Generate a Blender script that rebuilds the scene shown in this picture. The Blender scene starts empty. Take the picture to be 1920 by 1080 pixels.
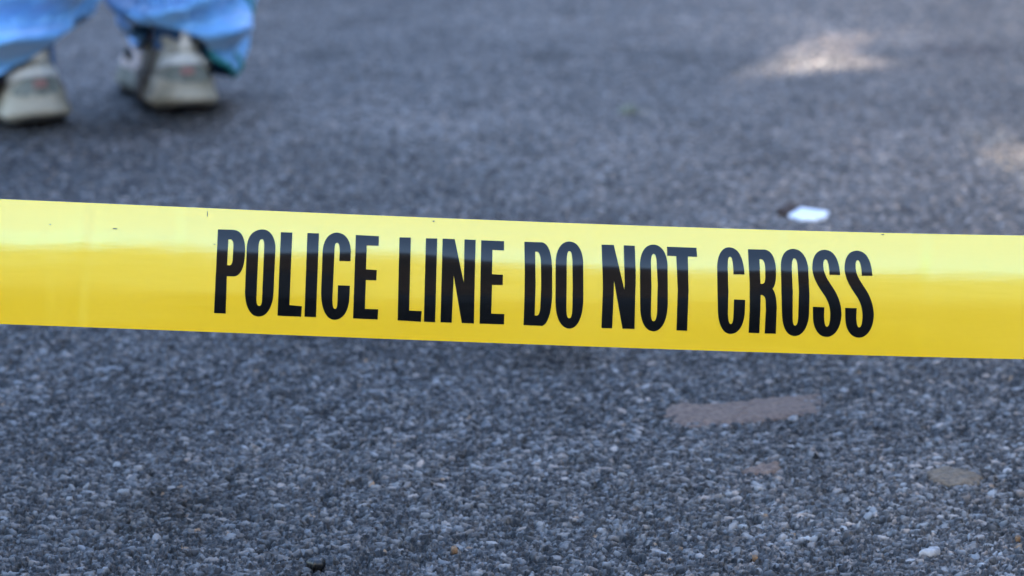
import bpy, bmesh, math
import numpy as np
from mathutils import Vector, Matrix
from mathutils.geometry import tessellate_polygon

R = math.radians
scene = bpy.context.scene
C = scene.collection

# ------------------------------------------------------------------ camera
F = 5333.0                      # focal length in photo pixels (1920 wide)
PITCH = math.atan(1240 / F)
CAMZ = 0.553
cam_data = bpy.data.cameras.new('camera')
cam = bpy.data.objects.new('camera', cam_data)
C.objects.link(cam)
cam.location = (0, 0, CAMZ)
cam.rotation_euler = (math.pi / 2 - PITCH, 0, 0)
cam_data.sensor_width = 36
cam_data.lens = 36 * F / 1920
cam_data.clip_start = 0.05
cam_data.clip_end = 2000
cam_data.dof.use_dof = True
cam_data.dof.focus_distance = 1.69
cam_data.dof.aperture_fstop = 8.6
scene.camera = cam

# ------------------------------------------------------------------ sky and sun
SUN_EL, SUN_AZ = R(40), R(35)           # azimuth measured from +X towards +Y
S = Vector((math.cos(SUN_EL) * math.cos(SUN_AZ), math.cos(SUN_EL) * math.sin(SUN_AZ), math.sin(SUN_EL)))
world = bpy.data.worlds.new('World')
scene.world = world
world.use_nodes = True
wn = world.node_tree
wn.nodes.clear()
sky = wn.nodes.new('ShaderNodeTexSky')
sky.sky_type = 'NISHITA'
sky.sun_disc = False
sky.sun_elevation = SUN_EL
sky.sun_rotation = math.pi / 2 - SUN_AZ
sky.air_density = 1.0
sky.dust_density = 0.8
sky.ozone_density = 1.9
bg = wn.nodes.new('ShaderNodeBackground')
bg.inputs['Strength'].default_value = 0.15
wo = wn.nodes.new('ShaderNodeOutputWorld')
wn.links.new(sky.outputs[0], bg.inputs[0])
wn.links.new(bg.outputs[0], wo.inputs[0])

sun_data = bpy.data.lights.new('sun', 'SUN')
sun_data.energy = 4.4
sun_data.angle = R(0.5)
sun_data.color = (1.0, 0.95, 0.88)
sun = bpy.data.objects.new('sun', sun_data)
C.objects.link(sun)
sun.rotation_euler = S.to_track_quat('Z', 'Y').to_euler()

scene.view_settings.view_transform = 'Standard'
scene.view_settings.look = 'None'
scene.view_settings.exposure = 2.68
scene.view_settings.gamma = 1.0
scene.render.engine = 'CYCLES'


# ------------------------------------------------------------------ helpers
def ray(px, py):
    dx, dy = (px - 960) / F, -(py - 540) / F
    return (dx, math.cos(PITCH) + dy * math.sin(PITCH), -math.sin(PITCH) + dy * math.cos(PITCH))


def ground(px, py, z=0.0):
    d = ray(px, py)
    t = (z - CAMZ) / d[2]
    return (d[0] * t, d[1] * t)


def tag(o, label=None, cat=None, group=None, kind=None):
    if label: o['label'] = label
    if cat: o['category'] = cat
    if group: o['group'] = group
    if kind: o['kind'] = kind
    return o


def mesh_obj(name, verts, faces, mat, parent=None, smooth=True):
    me = bpy.data.meshes.new(name)
    me.from_pydata([tuple(v) for v in verts], [], [tuple(f) for f in faces])
    me.update()
    if mat: me.materials.append(mat)
    if smooth:
        me.polygons.foreach_set('use_smooth', [True] * len(me.polygons))
    o = bpy.data.objects.new(name, me)
    C.objects.link(o)
    if parent: o.parent = parent
    return o


def new_mat(name, color=(.5, .5, .5), rough=.5, **kw):
    m = bpy.data.materials.new(name)
    m.use_nodes = True
    b = m.node_tree.nodes['Principled BSDF']
    b.inputs['Base Color'].default_value = (*color, 1)
    b.inputs['Roughness'].default_value = rough
    for k, v in kw.items():
        b.inputs[k.replace('_', ' ')].default_value = v
    return m


def noise_color(m, c1, c2, scale=20, detail=5, lo=.35, hi=.65, bump=0.0, bump_scale=None, bump_dist=.001):
    nt = m.node_tree
    b = nt.nodes['Principled BSDF']
    tc = nt.nodes.new('ShaderNodeTexCoord')
    n = nt.nodes.new('ShaderNodeTexNoise')
    n.inputs['Scale'].default_value = scale
    n.inputs['Detail'].default_value = detail
    r = nt.nodes.new('ShaderNodeValToRGB')
    r.color_ramp.elements[0].position = lo
    r.color_ramp.elements[0].color = (*c1, 1)
    r.color_ramp.elements[1].position = hi
    r.color_ramp.elements[1].color = (*c2, 1)
    nt.links.new(tc.outputs['Object'], n.inputs['Vector'])
    nt.links.new(n.outputs['Fac'], r.inputs[0])
    nt.links.new(r.outputs[0], b.inputs['Base Color'])
    if bump:
        n2 = nt.nodes.new('ShaderNodeTexNoise')
        n2.inputs['Scale'].default_value = bump_scale or scale * 3
        n2.inputs['Detail'].default_value = 4
        nt.links.new(tc.outputs['Object'], n2.inputs['Vector'])
        bp = nt.nodes.new('ShaderNodeBump')
        bp.inputs['Strength'].default_value = bump
        bp.inputs['Distance'].default_value = bump_dist
        nt.links.new(n2.outputs['Fac'], bp.inputs['Height'])
        nt.links.new(bp.outputs[0], b.inputs['Normal'])
    return m


def smooth01(a, b, x):
    t = np.clip((x - a) / (b - a), 0, 1)
    return t * t * (3 - 2 * t)


# ------------------------------------------------------------------ noise in numpy
def hsh(ix, iy, seed):
    ix = ix.astype(np.int64); iy = iy.astype(np.int64)
    h = (ix * 374761393 + iy * 668265263 + seed * 974634777) & 0xFFFFFFFF
    h = ((h ^ (h >> 13)) * 1274126177) & 0xFFFFFFFF
    h = ((h ^ (h >> 16)) * 2246822519) & 0xFFFFFFFF
    h = h ^ (h >> 15)
    return (h & 0xFFFFFF).astype(np.float32) / float(0xFFFFFF)


def vnoise(x, y, c, seed):
    gx, gy = x / c, y / c
    ix, iy = np.floor(gx), np.floor(gy)
    fx, fy = (gx - ix).astype(np.float32), (gy - iy).astype(np.float32)
    fx = fx * fx * (3 - 2 * fx); fy = fy * fy * (3 - 2 * fy)
    a, b = hsh(ix, iy, seed), hsh(ix + 1, iy, seed)
    c_, d = hsh(ix, iy + 1, seed), hsh(ix + 1, iy + 1, seed)
    return (a * (1 - fx) + b * fx) * (1 - fy) + (c_ * (1 - fx) + d * fx) * fy


def fbm(x, y, c, seed, octs=4):
    s = 0; a = .5; t = 0
    for k in range(octs):
        s = s + a * vnoise(x + 17.3 * k, y - 9.1 * k, c / 2 ** k, seed + k)
        t += a; a *= .5
    return s / t


def worley(x, y, c, seed):
    gx, gy = x / c, y / c
    ix, iy = np.floor(gx), np.floor(gy)
    n = len(x)
    f1 = np.full(n, 9, np.float32); f2 = np.full(n, 9, np.float32)
    bx = np.zeros(n, np.int64); by = np.zeros(n, np.int64)
    rx = np.zeros(n, np.float32); ry = np.zeros(n, np.float32)
    for i in (-1, 0, 1):
        for j in (-1, 0, 1):
            cx, cy = ix + i, iy + j
            dx = (gx - (cx + .1 + .8 * hsh(cx, cy, seed))).astype(np.float32)
            dy = (gy - (cy + .1 + .8 * hsh(cx, cy, seed + 1))).astype(np.float32)
            # each stone has its own stretch and direction
            an = hsh(cx, cy, seed + 2) * 3.14159
            st = 1 + .7 * hsh(cx, cy, seed + 3)
            ca, sa = np.cos(an), np.sin(an)
            u, v = (dx * ca + dy * sa) / st, (-dx * sa + dy * ca) * st ** .5
            d = np.sqrt(u * u + v * v)
            m = d < f1
            f2 = np.where(m, f1, np.minimum(f2, d))
            f1 = np.where(m, d, f1)
            bx = np.where(m, cx.astype(np.int64), bx); by = np.where(m, cy.astype(np.int64), by)
            rx = np.where(m, dx, rx); ry = np.where(m, dy, ry)
    return f1, f2, bx, by, rx, ry


# ------------------------------------------------------------------ the road: one sheet, real stone relief where it is near
def geo(a, b, n):
    return a * (b / a) ** (np.arange(1, n + 1) / n)


dense_u = np.arange(-0.235, 0.235, 0.00042)
mid = 0.235 + np.cumsum(np.linspace(.0006, .006, 230))
far = geo(mid[-1], 260, 30)
us = np.concatenate([-far[::-1], -mid[::-1], dense_u, mid, far])
rows = [np.array(-geo(1.3, 400, 26)[::-1]), np.linspace(-1.3, 1.2, 60)[:-1], np.arange(1.2, 1.54, .003)]
z = 1.54; rr = []
while z < 4.9:
    rr.append(z); z += .0010 if z < 2.1 else .0010 * (z / 2.1) ** 2
rows += [np.array(rr), np.linspace(4.9, 8, 120), geo(8, 400, 34)]
Zs = np.concatenate(rows)
U, Z = np.meshgrid(us, Zs)
W = np.maximum(np.abs(Z), 1.35)
X = (U * W).ravel(); Y = Z.ravel()
nC, nR = len(us), len(Zs)
print('ground grid', nC, nR, nC * nR)

wx = X + .0011 * (vnoise(X, Y, .0017, 5) - .5) + .0006 * (vnoise(X, Y, .0008, 6) - .5)
wy = Y + .0011 * (vnoise(X, Y, .0017, 7) - .5) + .0006 * (vnoise(X, Y, .0008, 8) - .5)
f1, f2, bx, by, rx, ry = worley(wx / 1.3, wy * 1.2, .0027, 11)
r1 = hsh(bx, by, 21); r2 = hsh(bx, by, 22); r3 = hsh(bx, by, 23); r4 = hsh(bx, by, 24); r5 = hsh(bx, by, 25)
edge = smooth01(0.0, .34, f2 - f1)
H = .0024 * (r1 - .5) + (rx * (r2 - .5) + ry * (r3 - .5)) * .0050
H = H * edge - .0012 * (1 - edge)
shade_small = .024 + .240 * r4 ** 4.0
shade_small = shade_small * (.22 + .78 * edge)
# larger stones standing a little proud
g1, g2, cx, cy, qx, qy = worley(wx / 1.35, wy * 1.15, .0056, 61)
s1 = hsh(cx, cy, 71); s2 = hsh(cx, cy, 72); s3 = hsh(cx, cy, 73); s4 = hsh(cx, cy, 74); s5 = hsh(cx, cy, 75)
rad = .26 + .26 * s2
wob = .05 * (vnoise(X, Y, .0015, 80) - .5)
big = (s1 < .38) * smooth01(0, .07, rad - g1 + wob)
Hb = .0005 + .0012 * s3 + (qx * (s4 - .5) + qy * (s5 - .5)) * .0052 - .0008 * g1
H = H * (1 - big) + Hb * big
shade_big = .032 + .26 * hsh(cx, cy, 76) ** 2.8
L = shade_small * (1 - big) + shade_big * big
hue = r5 * (1 - big) + hsh(cx, cy, 77) * big
# rare pale chips
pale = ((hsh(cx, cy, 78) > .988) * big)
L = L * (1 - pale) + .30 * pale
pit = smooth01(.60, .74, fbm(X, Y, .011, 171, 3)) * (1 - .6 * big)
L = L * (1 - .55 * pit); H = H - .0022 * pit
# medium undulation
H = H + .0030 * (fbm(X, Y, .05, 90, 3) - .5) + .0015 * (fbm(X, Y, .014, 95, 2) - .5)
nearmask = smooth01(9, 5, Y) * smooth01(1.2, 1.7, Y + .4) * smooth01(3.2, 2.0, np.abs(X))
H = H * nearmask
# broad wear and stains
blot = fbm(X, Y, .45, 101, 5)
blot2 = fbm(X, Y, .09, 111, 4)
L = .59 * L * (.38 + 1.24 * blot) * (.58 + .84 * blot2)
# the road turns tanner and lighter to the right, more so further off
px_tan = 1.9 * smooth01(-.10, .50, X / np.maximum(Y, 1) * 2.2 + .25 * (fbm(X, Y, .5, 131, 3) - .5))
px_tan = px_tan * (.35 + .65 * smooth01(1.9, 2.9, Y))
L = L * (1 + .50 * px_tan + .38 * smooth01(2.0, 3.2, Y))
col = np.empty((len(X), 4), np.float32)
cool = np.array([.95, .99, 1.07]); warm = np.array([1.38, .97, .70]); neutral = np.array([1.0, 1.0, 1.0])
wm = np.clip((hue - .5) * 1.1, -.35, 1) + .55 * px_tan + .22 * smooth01(2.0, 3.2, Y)
for k in range(3):
    tint = neutral[k] + (warm[k] - neutral[k]) * np.clip(wm, 0, 1.7) + (cool[k] - neutral[k]) * np.clip(-wm * 2, 0, 1)
    col[:, k] = L * tint
L_tan = (hsh(bx, by, 141) > .9985) * (1 - big)
for k, v in enumerate((.26, .15, .07)):
    col[:, k] = col[:, k] * (1 - L_tan) + v * L_tan
# stains, with shade round the shoes and far-right sun glow painted in: (photo x, y, half width, half height, strength, tint)
STAINS_AND_SHADING = [(300, 965, 120, 45, .36, (1.08, .98, .86)), (1050, 668, 95, 26, .6, (1.12, .98, .82)), (110, 650, 26, 8, .6, (1, 1, 1)), (250, 786, 30, 6, .6, (1, 1, 1)), (125, 811, 28, 7, .6, (1, .97, .9)), (425, 822, 24, 6, .6, (1, 1, 1)), (778, 899, 26, 6, .6, (1, .97, .9)), (532, 734, 26, 8, .5, (1, 1, 1)), (40, 846, 20, 5, .5, (1, 1, 1)), (350, 935, 34, 12, .35, (1.1, .98, .85)), (612, 100, 60, 13, .62, (1, 1, 1)),
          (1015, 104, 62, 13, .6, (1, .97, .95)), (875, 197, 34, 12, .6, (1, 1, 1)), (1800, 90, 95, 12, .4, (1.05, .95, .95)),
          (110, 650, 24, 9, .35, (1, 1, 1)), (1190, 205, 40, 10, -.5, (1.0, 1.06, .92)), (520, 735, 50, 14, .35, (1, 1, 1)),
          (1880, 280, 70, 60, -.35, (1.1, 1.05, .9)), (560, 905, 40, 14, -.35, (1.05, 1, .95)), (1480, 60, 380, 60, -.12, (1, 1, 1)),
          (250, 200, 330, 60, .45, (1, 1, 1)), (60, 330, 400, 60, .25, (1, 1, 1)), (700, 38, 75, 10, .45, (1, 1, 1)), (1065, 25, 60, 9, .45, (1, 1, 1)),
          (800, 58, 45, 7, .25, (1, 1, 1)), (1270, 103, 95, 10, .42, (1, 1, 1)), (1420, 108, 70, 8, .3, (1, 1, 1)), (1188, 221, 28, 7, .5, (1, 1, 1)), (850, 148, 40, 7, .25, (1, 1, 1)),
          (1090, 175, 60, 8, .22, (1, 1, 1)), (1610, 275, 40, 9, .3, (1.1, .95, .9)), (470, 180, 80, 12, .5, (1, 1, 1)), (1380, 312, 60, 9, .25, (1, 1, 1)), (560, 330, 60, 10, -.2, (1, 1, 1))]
for (px, py, hw, hh, st, tn) in STAINS_AND_SHADING:
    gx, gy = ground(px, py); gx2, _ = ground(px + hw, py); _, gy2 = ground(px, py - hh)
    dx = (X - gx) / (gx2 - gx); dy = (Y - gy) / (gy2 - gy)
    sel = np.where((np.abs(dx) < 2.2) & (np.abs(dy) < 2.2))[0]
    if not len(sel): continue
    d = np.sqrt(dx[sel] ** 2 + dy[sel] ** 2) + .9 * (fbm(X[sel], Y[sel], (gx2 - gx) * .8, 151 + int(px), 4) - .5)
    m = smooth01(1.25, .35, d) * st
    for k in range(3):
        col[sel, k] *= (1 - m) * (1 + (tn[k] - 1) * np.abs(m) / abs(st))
col[:, 3] = 1
co = np.empty((len(X), 3), np.float32)
co[:, 0] = X; co[:, 1] = Y; co[:, 2] = H - .0012 * nearmask


def grid_faces(nr, nc):
    a = (np.arange(nr - 1)[:, None] * nc + np.arange(nc - 1)[None, :]).ravel()
    return np.stack([a, a + 1, a + nc + 1, a + nc], 1).astype(np.int32)


def fast_mesh(name, co, quads, smooth=True):
    me = bpy.data.meshes.new(name)
    me.vertices.add(len(co)); me.vertices.foreach_set('co', co.astype(np.float32).ravel())
    me.loops.add(quads.size); me.loops.foreach_set('vertex_index', quads.ravel())
    me.polygons.add(len(quads))
    me.polygons.foreach_set('loop_start', np.arange(0, quads.size, 4, dtype=np.int32))
    me.update(calc_edges=True)
    me.polygons.foreach_set('use_smooth', np.full(len(quads), smooth))
    return me


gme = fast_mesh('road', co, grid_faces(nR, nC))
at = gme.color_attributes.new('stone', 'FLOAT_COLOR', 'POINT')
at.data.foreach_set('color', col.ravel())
gm = new_mat('asphalt', rough=.62, Specular_IOR_Level=.45)
nt = gm.node_tree; b = nt.nodes['Principled BSDF']
an = nt.nodes.new('ShaderNodeAttribute'); an.attribute_name = 'stone'
nt.links.new(an.outputs['Color'], b.inputs['Base Color'])
sr = nt.nodes.new('ShaderNodeMapRange')          # grimy hollows are matt, bare stone faces are not
sr.inputs['From Min'].default_value = .006; sr.inputs['From Max'].default_value = .050
sr.inputs['To Min'].default_value = .26; sr.inputs['To Max'].default_value = .62
nt.links.new(an.outputs['Fac'], sr.inputs['Value']); nt.links.new(sr.outputs[0], b.inputs['Specular IOR Level'])
tc = nt.nodes.new('ShaderNodeTexCoord')
n1 = nt.nodes.new('ShaderNodeTexNoise'); n1.inputs['Scale'].default_value = 900; n1.inputs['Detail'].default_value = 3
nt.links.new(tc.outputs['Object'], n1.inputs['Vector'])
bp = nt.nodes.new('ShaderNodeBump'); bp.inputs['Strength'].default_value = .5; bp.inputs['Distance'].default_value = .0004
nt.links.new(n1.outputs['Fac'], bp.inputs['Height']); nt.links.new(bp.outputs[0], b.inputs['Normal'])
mr = nt.nodes.new('ShaderNodeMapRange'); mr.inputs['To Min'].default_value = .28; mr.inputs['To Max'].default_value = .62
nt.links.new(n1.outputs['Fac'], mr.inputs['Value']); nt.links.new(mr.outputs[0], b.inputs['Roughness'])
gme.materials.append(gm)
road = bpy.data.objects.new('road', gme); C.objects.link(road)
tag(road, kind='structure')
del X, Y, U, Z, W, f1, f2, bx, by, rx, ry, g1, g2, cx, cy, qx, qy, col, co, wx, wy

# ------------------------------------------------------------------ unseen sheet added to shade the road, with gaps shaped for sun patches
HX = 6.2
sheet_mat = noise_color(new_mat('added_sheet', rough=.55), (.30, .31, .32), (.40, .40, .39), 2.5)


def to_blocker(px, py):
    gx, gy = ground(px, py)
    t = (HX - gx) / S.x
    return (gy + S.y * t, S.z * t)


patch = [(1330, 170), (1430, 124), (1520, 76), (1580, 52), (1592, 66), (1545, 100), (1640, 116), (1635, 124), (1500, 128), (1420, 146)]
patch2 = [(1878, 280), (1914, 256), (1940, 268), (1928, 300), (1894, 312)]
hole = [to_blocker(*p) for p in patch]
hole2 = [to_blocker(*p) for p in patch2]
outer = [(-1.5, 0.02), (18, 0.02), (18, 9.8), (-1.5, 9.8)]
polys = [[Vector((a, b_, 0)) for a, b_ in outer], [Vector((a, b_, 0)) for a, b_ in hole], [Vector((a, b_, 0)) for a, b_ in hole2]]
tris = tessellate_polygon(polys)
flat = outer + hole + hole2
vs = [(HX, a, b_) for a, b_ in flat] + [(HX + .02, a, b_) for a, b_ in flat]
n = len(flat)
fs = [t for t in tris] + [(t[2] + n, t[1] + n, t[0] + n) for t in tris]
for st, cnt in ((0, 4), (4, len(hole)), (4 + len(hole), len(hole2))):
    for i in range(cnt):
        a, b_ = st + i, st + (i + 1) % cnt
        fs.append((a, b_, b_ + n, a + n))
hd = mesh_obj('sun_blocker', vs, fs, sheet_mat, smooth=False)
tag(hd, 'unseen tall grey sheet added to shade the road, with two gaps letting sun through', 'sun_blocker')
for k in range(8):
    y0 = -1.2 + k * 2.4 + (0 if abs(-1.2 + k * 2.4 - hole[0][0]) > .9 else 1.0)
    ps = mesh_obj('sun_blocker_post', [(HX + .025 + dx, y0 + dy, zz) for zz in (0, 9.7) for dx, dy in ((0, 0), (.1, 0), (.1, .1), (0, .1))],
                  [(0, 3, 2, 1), (4, 5, 6, 7), (0, 1, 5, 4), (1, 2, 6, 5), (2, 3, 7, 6), (3, 0, 4, 7)], sheet_mat, hd, smooth=False)

# ------------------------------------------------------------------ unseen blocks added behind the camera for bounce light and tape reflections
added_wall_mat = noise_color(new_mat('added_rendered_wall', rough=.85), (.70, .66, .56), (.78, .74, .64), 1.5)
dark_mat = new_mat('added_window_glass', (.03, .035, .04), .08)


def box(x0, x1, y0, y1, z0, z1):
    v = [(x, y, z_) for z_ in (z0, z1) for x, y in ((x0, y0), (x1, y0), (x1, y1), (x0, y1))]
    f = [(0, 3, 2, 1), (4, 5, 6, 7), (0, 1, 5, 4), (1, 2, 6, 5), (2, 3, 7, 6), (3, 0, 4, 7)]
    return v, f


added_brick_mat = noise_color(new_mat('added_dark_brick', rough=.9), (.035, .028, .025), (.06, .045, .04), 3)
SPEC = [(-6.8, 6.8, 4.0, added_brick_mat, 'unseen low dark brick shed added to darken the reflection in the tape', 3, 2.4),
        (-28, -7.0, 9.5, added_wall_mat, 'unseen cream block added to bounce sun, left of the dark shed', 5, 4.2),
        (7.0, 29, 10.5, added_wall_mat, 'unseen taller cream block added to bounce sun, right of the dark shed', 5, 4.2)]
for x0, x1, hh, mt, lb, nw, pitch in SPEC:
    v, f = box(x0, x1, -22, -14, 0, hh)
    bl = mesh_obj('added_building', v, f, mt, smooth=False)
    tag(bl, lb, 'added_building')
    v, f = box(x0 - .05, x1 + .05, -22.2, -13.8, hh + .002, hh + .2)
    mesh_obj('added_roof', v, f, added_brick_mat if mt is added_brick_mat else sheet_mat, bl, smooth=False)
    for k in range(nw):
        for fl_ in range(1 if hh < 5 else 3):
            xc = x0 + (k + .5) * (x1 - x0) / nw
            v, f = box(xc - .5, xc + .5, -14.1, -13.97, 1.1 + 3 * fl_, 2.5 + 3 * fl_)
            mesh_obj('added_window', v, f, dark_mat, bl, smooth=False)

v, f = box(-34, 5.5, 17, 24, 0, 7.5)  # unseen terrace added to cut the blue sky sheen on the road
far_mat = noise_color(new_mat('added_far_brick', rough=.9), (.22, .15, .11), (.32, .23, .17), 3)
bl = mesh_obj('added_building', v, f, far_mat, smooth=False)
tag(bl, 'unseen long brown brick terrace added beyond the person to cut sky sheen on the road', 'added_building')
v, f = box(-34.1, 5.6, 16.8, 24, 7.502, 7.8)
mesh_obj('added_roof', v, f, sheet_mat, bl, smooth=False)
for k in range(9):
    for fl_ in range(2):
        v, f = box(-32 + k * 4.2, -30.7 + k * 4.2, 16.97, 17.1, 1.1 + 3.2 * fl_, 2.7 + 3.2 * fl_)
        mesh_obj('added_window', v, f, dark_mat, bl, smooth=False)

# ------------------------------------------------------------------ barrier tape
ex = np.array([0, 250, 390, 813, 1210, 1655, 1920.])
top_c = np.polyfit(ex, [373, 384, 390.5, 408, 423.5, 436.5, 441.5], 3)
bx_ = np.array([0, 250, 500, 640, 1100, 1510, 1920.])
bot_c = np.polyfit(bx_, [607, 618, 626.7, 631.2, 649.4, 663.5, 673.3], 3)


def poly_lin(c, x):
    x = np.asarray(x, float)
    xc = np.clip(x, 0, 1920)
    return np.polyval(c, xc) + np.polyval(np.polyder(c), xc) * (x - xc)


NV = 160
vv = np.linspace(0, 1, NV + 1)
TY0 = 1.70 * math.cos(PITCH)


def elev(x, v):
    """tilt of the ribbon's face above the horizontal, in degrees, at photo x and fraction v down the ribbon"""
    b1 = .31 + .008 * np.sin(x / 170.) + .006 * np.sin(x / 61. + 1)
    b2 = .70 - .12 * smooth01(500, 1500, x) + .015 * np.sin(x / 210. + 2)
    w2 = .035 + .10 * smooth01(420, 100, x) + .05 * smooth01(1000, 1900, x)
    e = 22.5 + 2 * smooth01(300, 1500, x) - 7 * v + (-11 - 2 * smooth01(300, 1500, x)) * smooth01(b1 - .16, b1 + .14, v)
    e = e - 2 * smooth01(b1, b2, v) - 7 * smooth01(b2 - w2, b2 + w2, v)
    e = e + 1.2 * np.sin(x / 95. + 3 * v) * np.sin(v * 5 + x / 300.) + 2 * smooth01(.15, 0, v)
    e = e + 5.0 * (fbm(x + 20000, v * 900 + 0 * x, 260., 301, 4) - .5) * smooth01(0, .1, v) * smooth01(1, .9, v)
    # creases where the roll was folded and handled
    for cx_, sl, wd, am, va, vb in ((176, -30, 14, 4, .1, .9), (330, 25, 18, -2.5, .0, .6), (1466, 10, 14, 2.5, .0, 1), (1752, -45, 16, 3.5, .2, 1.1), (700, 60, 22, -2, .5, 1.1), (1110, -20, 16, 2, .0, .5), (60, 50, 14, 3, .4, 1)):
        u_ = (x - cx_ - sl * v) / wd
        e = e + .5 * am * u_ * np.exp(-u_ * u_) * smooth01(va - .1, va + .1, v) * smooth01(vb + .1, vb - .1, v)
    return e


xs_t = np.arange(-9000, 11001, 10.0)
XT, VT = np.meshgrid(xs_t, vv)
E = elev(XT, VT)
dz = .0745 / NV
off = np.cumsum(-np.tan(np.radians(E)) * dz, axis=0)      # going down the face comes towards the camera
off -= off[NV // 2][None, :]


def tape_point(x, v):
    """photo x (extended past the frame) and fraction v -> world point"""
    x = np.asarray(x, float); v = np.asarray(v, float)
    fx = np.clip((x + 9000) / 10., 0, len(xs_t) - 1.001); fv = np.clip(v * NV, 0, NV - .001)
    ix, iv = fx.astype(int), fv.astype(int); ax, av = fx - ix, fv - iv
    o = (off[iv, ix] * (1 - ax) + off[iv, ix + 1] * ax) * (1 - av) + (off[iv + 1, ix] * (1 - ax) + off[iv + 1, ix + 1] * ax) * av
    py = poly_lin(top_c, x) * (1 - v) + poly_lin(bot_c, x) * v
    dx, dy = (x - 960) / F, -(py - 540) / F
    dY = math.cos(PITCH) + dy * math.sin(PITCH); dZ = -math.sin(PITCH) + dy * math.cos(PITCH)
    t = (TY0 + o) / dY
    return np.stack([dx * t, dY * t, CAMZ + dZ * t], -1)


def tape_normal(x, v):
    a = tape_point(x + 6, v) - tape_point(x - 6, v)
    v0, v1 = np.clip(v - .01, 0, 1), np.clip(v + .01, 0, 1)
    b_ = tape_point(x, v1) - tape_point(x, v0)
    n_ = np.cross(a, b_)
    n_ /= np.linalg.norm(n_, axis=-1, keepdims=True)
    return n_ * np.where(n_[..., 1:2] > 0, -1, 1)


xs_m = np.concatenate([np.arange(-8900, -200, 60.), np.arange(-200, 2120, 6.), np.arange(2120, 10900, 60.)])
vm = np.linspace(0, 1, 81)
XM, VM = np.meshgrid(xs_m, vm)
P = tape_point(XM, VM).reshape(-1, 3); N = tape_normal(XM, VM).reshape(-1, 3)
nf = len(P)
T = .00012
co2 = np.concatenate([P, P - N * T])
q = grid_faces(len(vm), len(xs_m))
front = q[:, ::-1] ; back = q + nf
nc, nr = len(xs_m), len(vm)
rim = []
for j in range(nc - 1):
    rim.append((j, j + 1, j + 1 + nf, j + nf)); o_ = (nr - 1) * nc
    rim.append((o_ + j + 1, o_ + j, o_ + j + nf, o_ + j + 1 + nf))
for i in range(nr - 1):
    rim.append(((i + 1) * nc, i * nc, i * nc + nf, (i + 1) * nc + nf))
    rim.append((i * nc + nc - 1, (i + 1) * nc + nc - 1, (i + 1) * nc + nc - 1 + nf, i * nc + nc - 1 + nf))
quads = np.concatenate([front, back, np.array(rim, np.int32)])
tme = fast_mesh('barrier_tape', co2, quads)
tme.normals_split_custom_set_from_vertices(np.concatenate([N, -N]).tolist())
tape_mat = new_mat('yellow_plastic', (.94, .585, .0), .27)
b = tape_mat.node_tree.nodes['Principled BSDF']
nt = tape_mat.node_tree
tc = nt.nodes.new('ShaderNodeTexCoord'); mp = nt.nodes.new('ShaderNodeMapping'); mp.inputs['Scale'].default_value = (14, 60, 130)
n1 = nt.nodes.new('ShaderNodeTexNoise'); n1.inputs['Scale'].default_value = 1.0; n1.inputs['Detail'].default_value = 5; n1.inputs['Roughness'].default_value = .6
bp = nt.nodes.new('ShaderNodeBump'); bp.inputs['Strength'].default_value = .35; bp.inputs['Distance'].default_value = .0006
nt.links.new(tc.outputs['Object'], mp.inputs[0]); nt.links.new(mp.outputs[0], n1.inputs['Vector'])
nt.links.new(n1.outputs['Fac'], bp.inputs['Height']); nt.links.new(bp.outputs[0], b.inputs['Normal'])
b.inputs['IOR'].default_value = 2.5
b.inputs['Specular Tint'].default_value = (.02, .95, .85, 1)
tme.materials.append(tape_mat)
tape = bpy.data.objects.new('barrier_tape', tme); C.objects.link(tape)
tag(tape, 'glossy yellow police barrier tape with bold black lettering stretched low above the asphalt', 'barrier tape')

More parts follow.
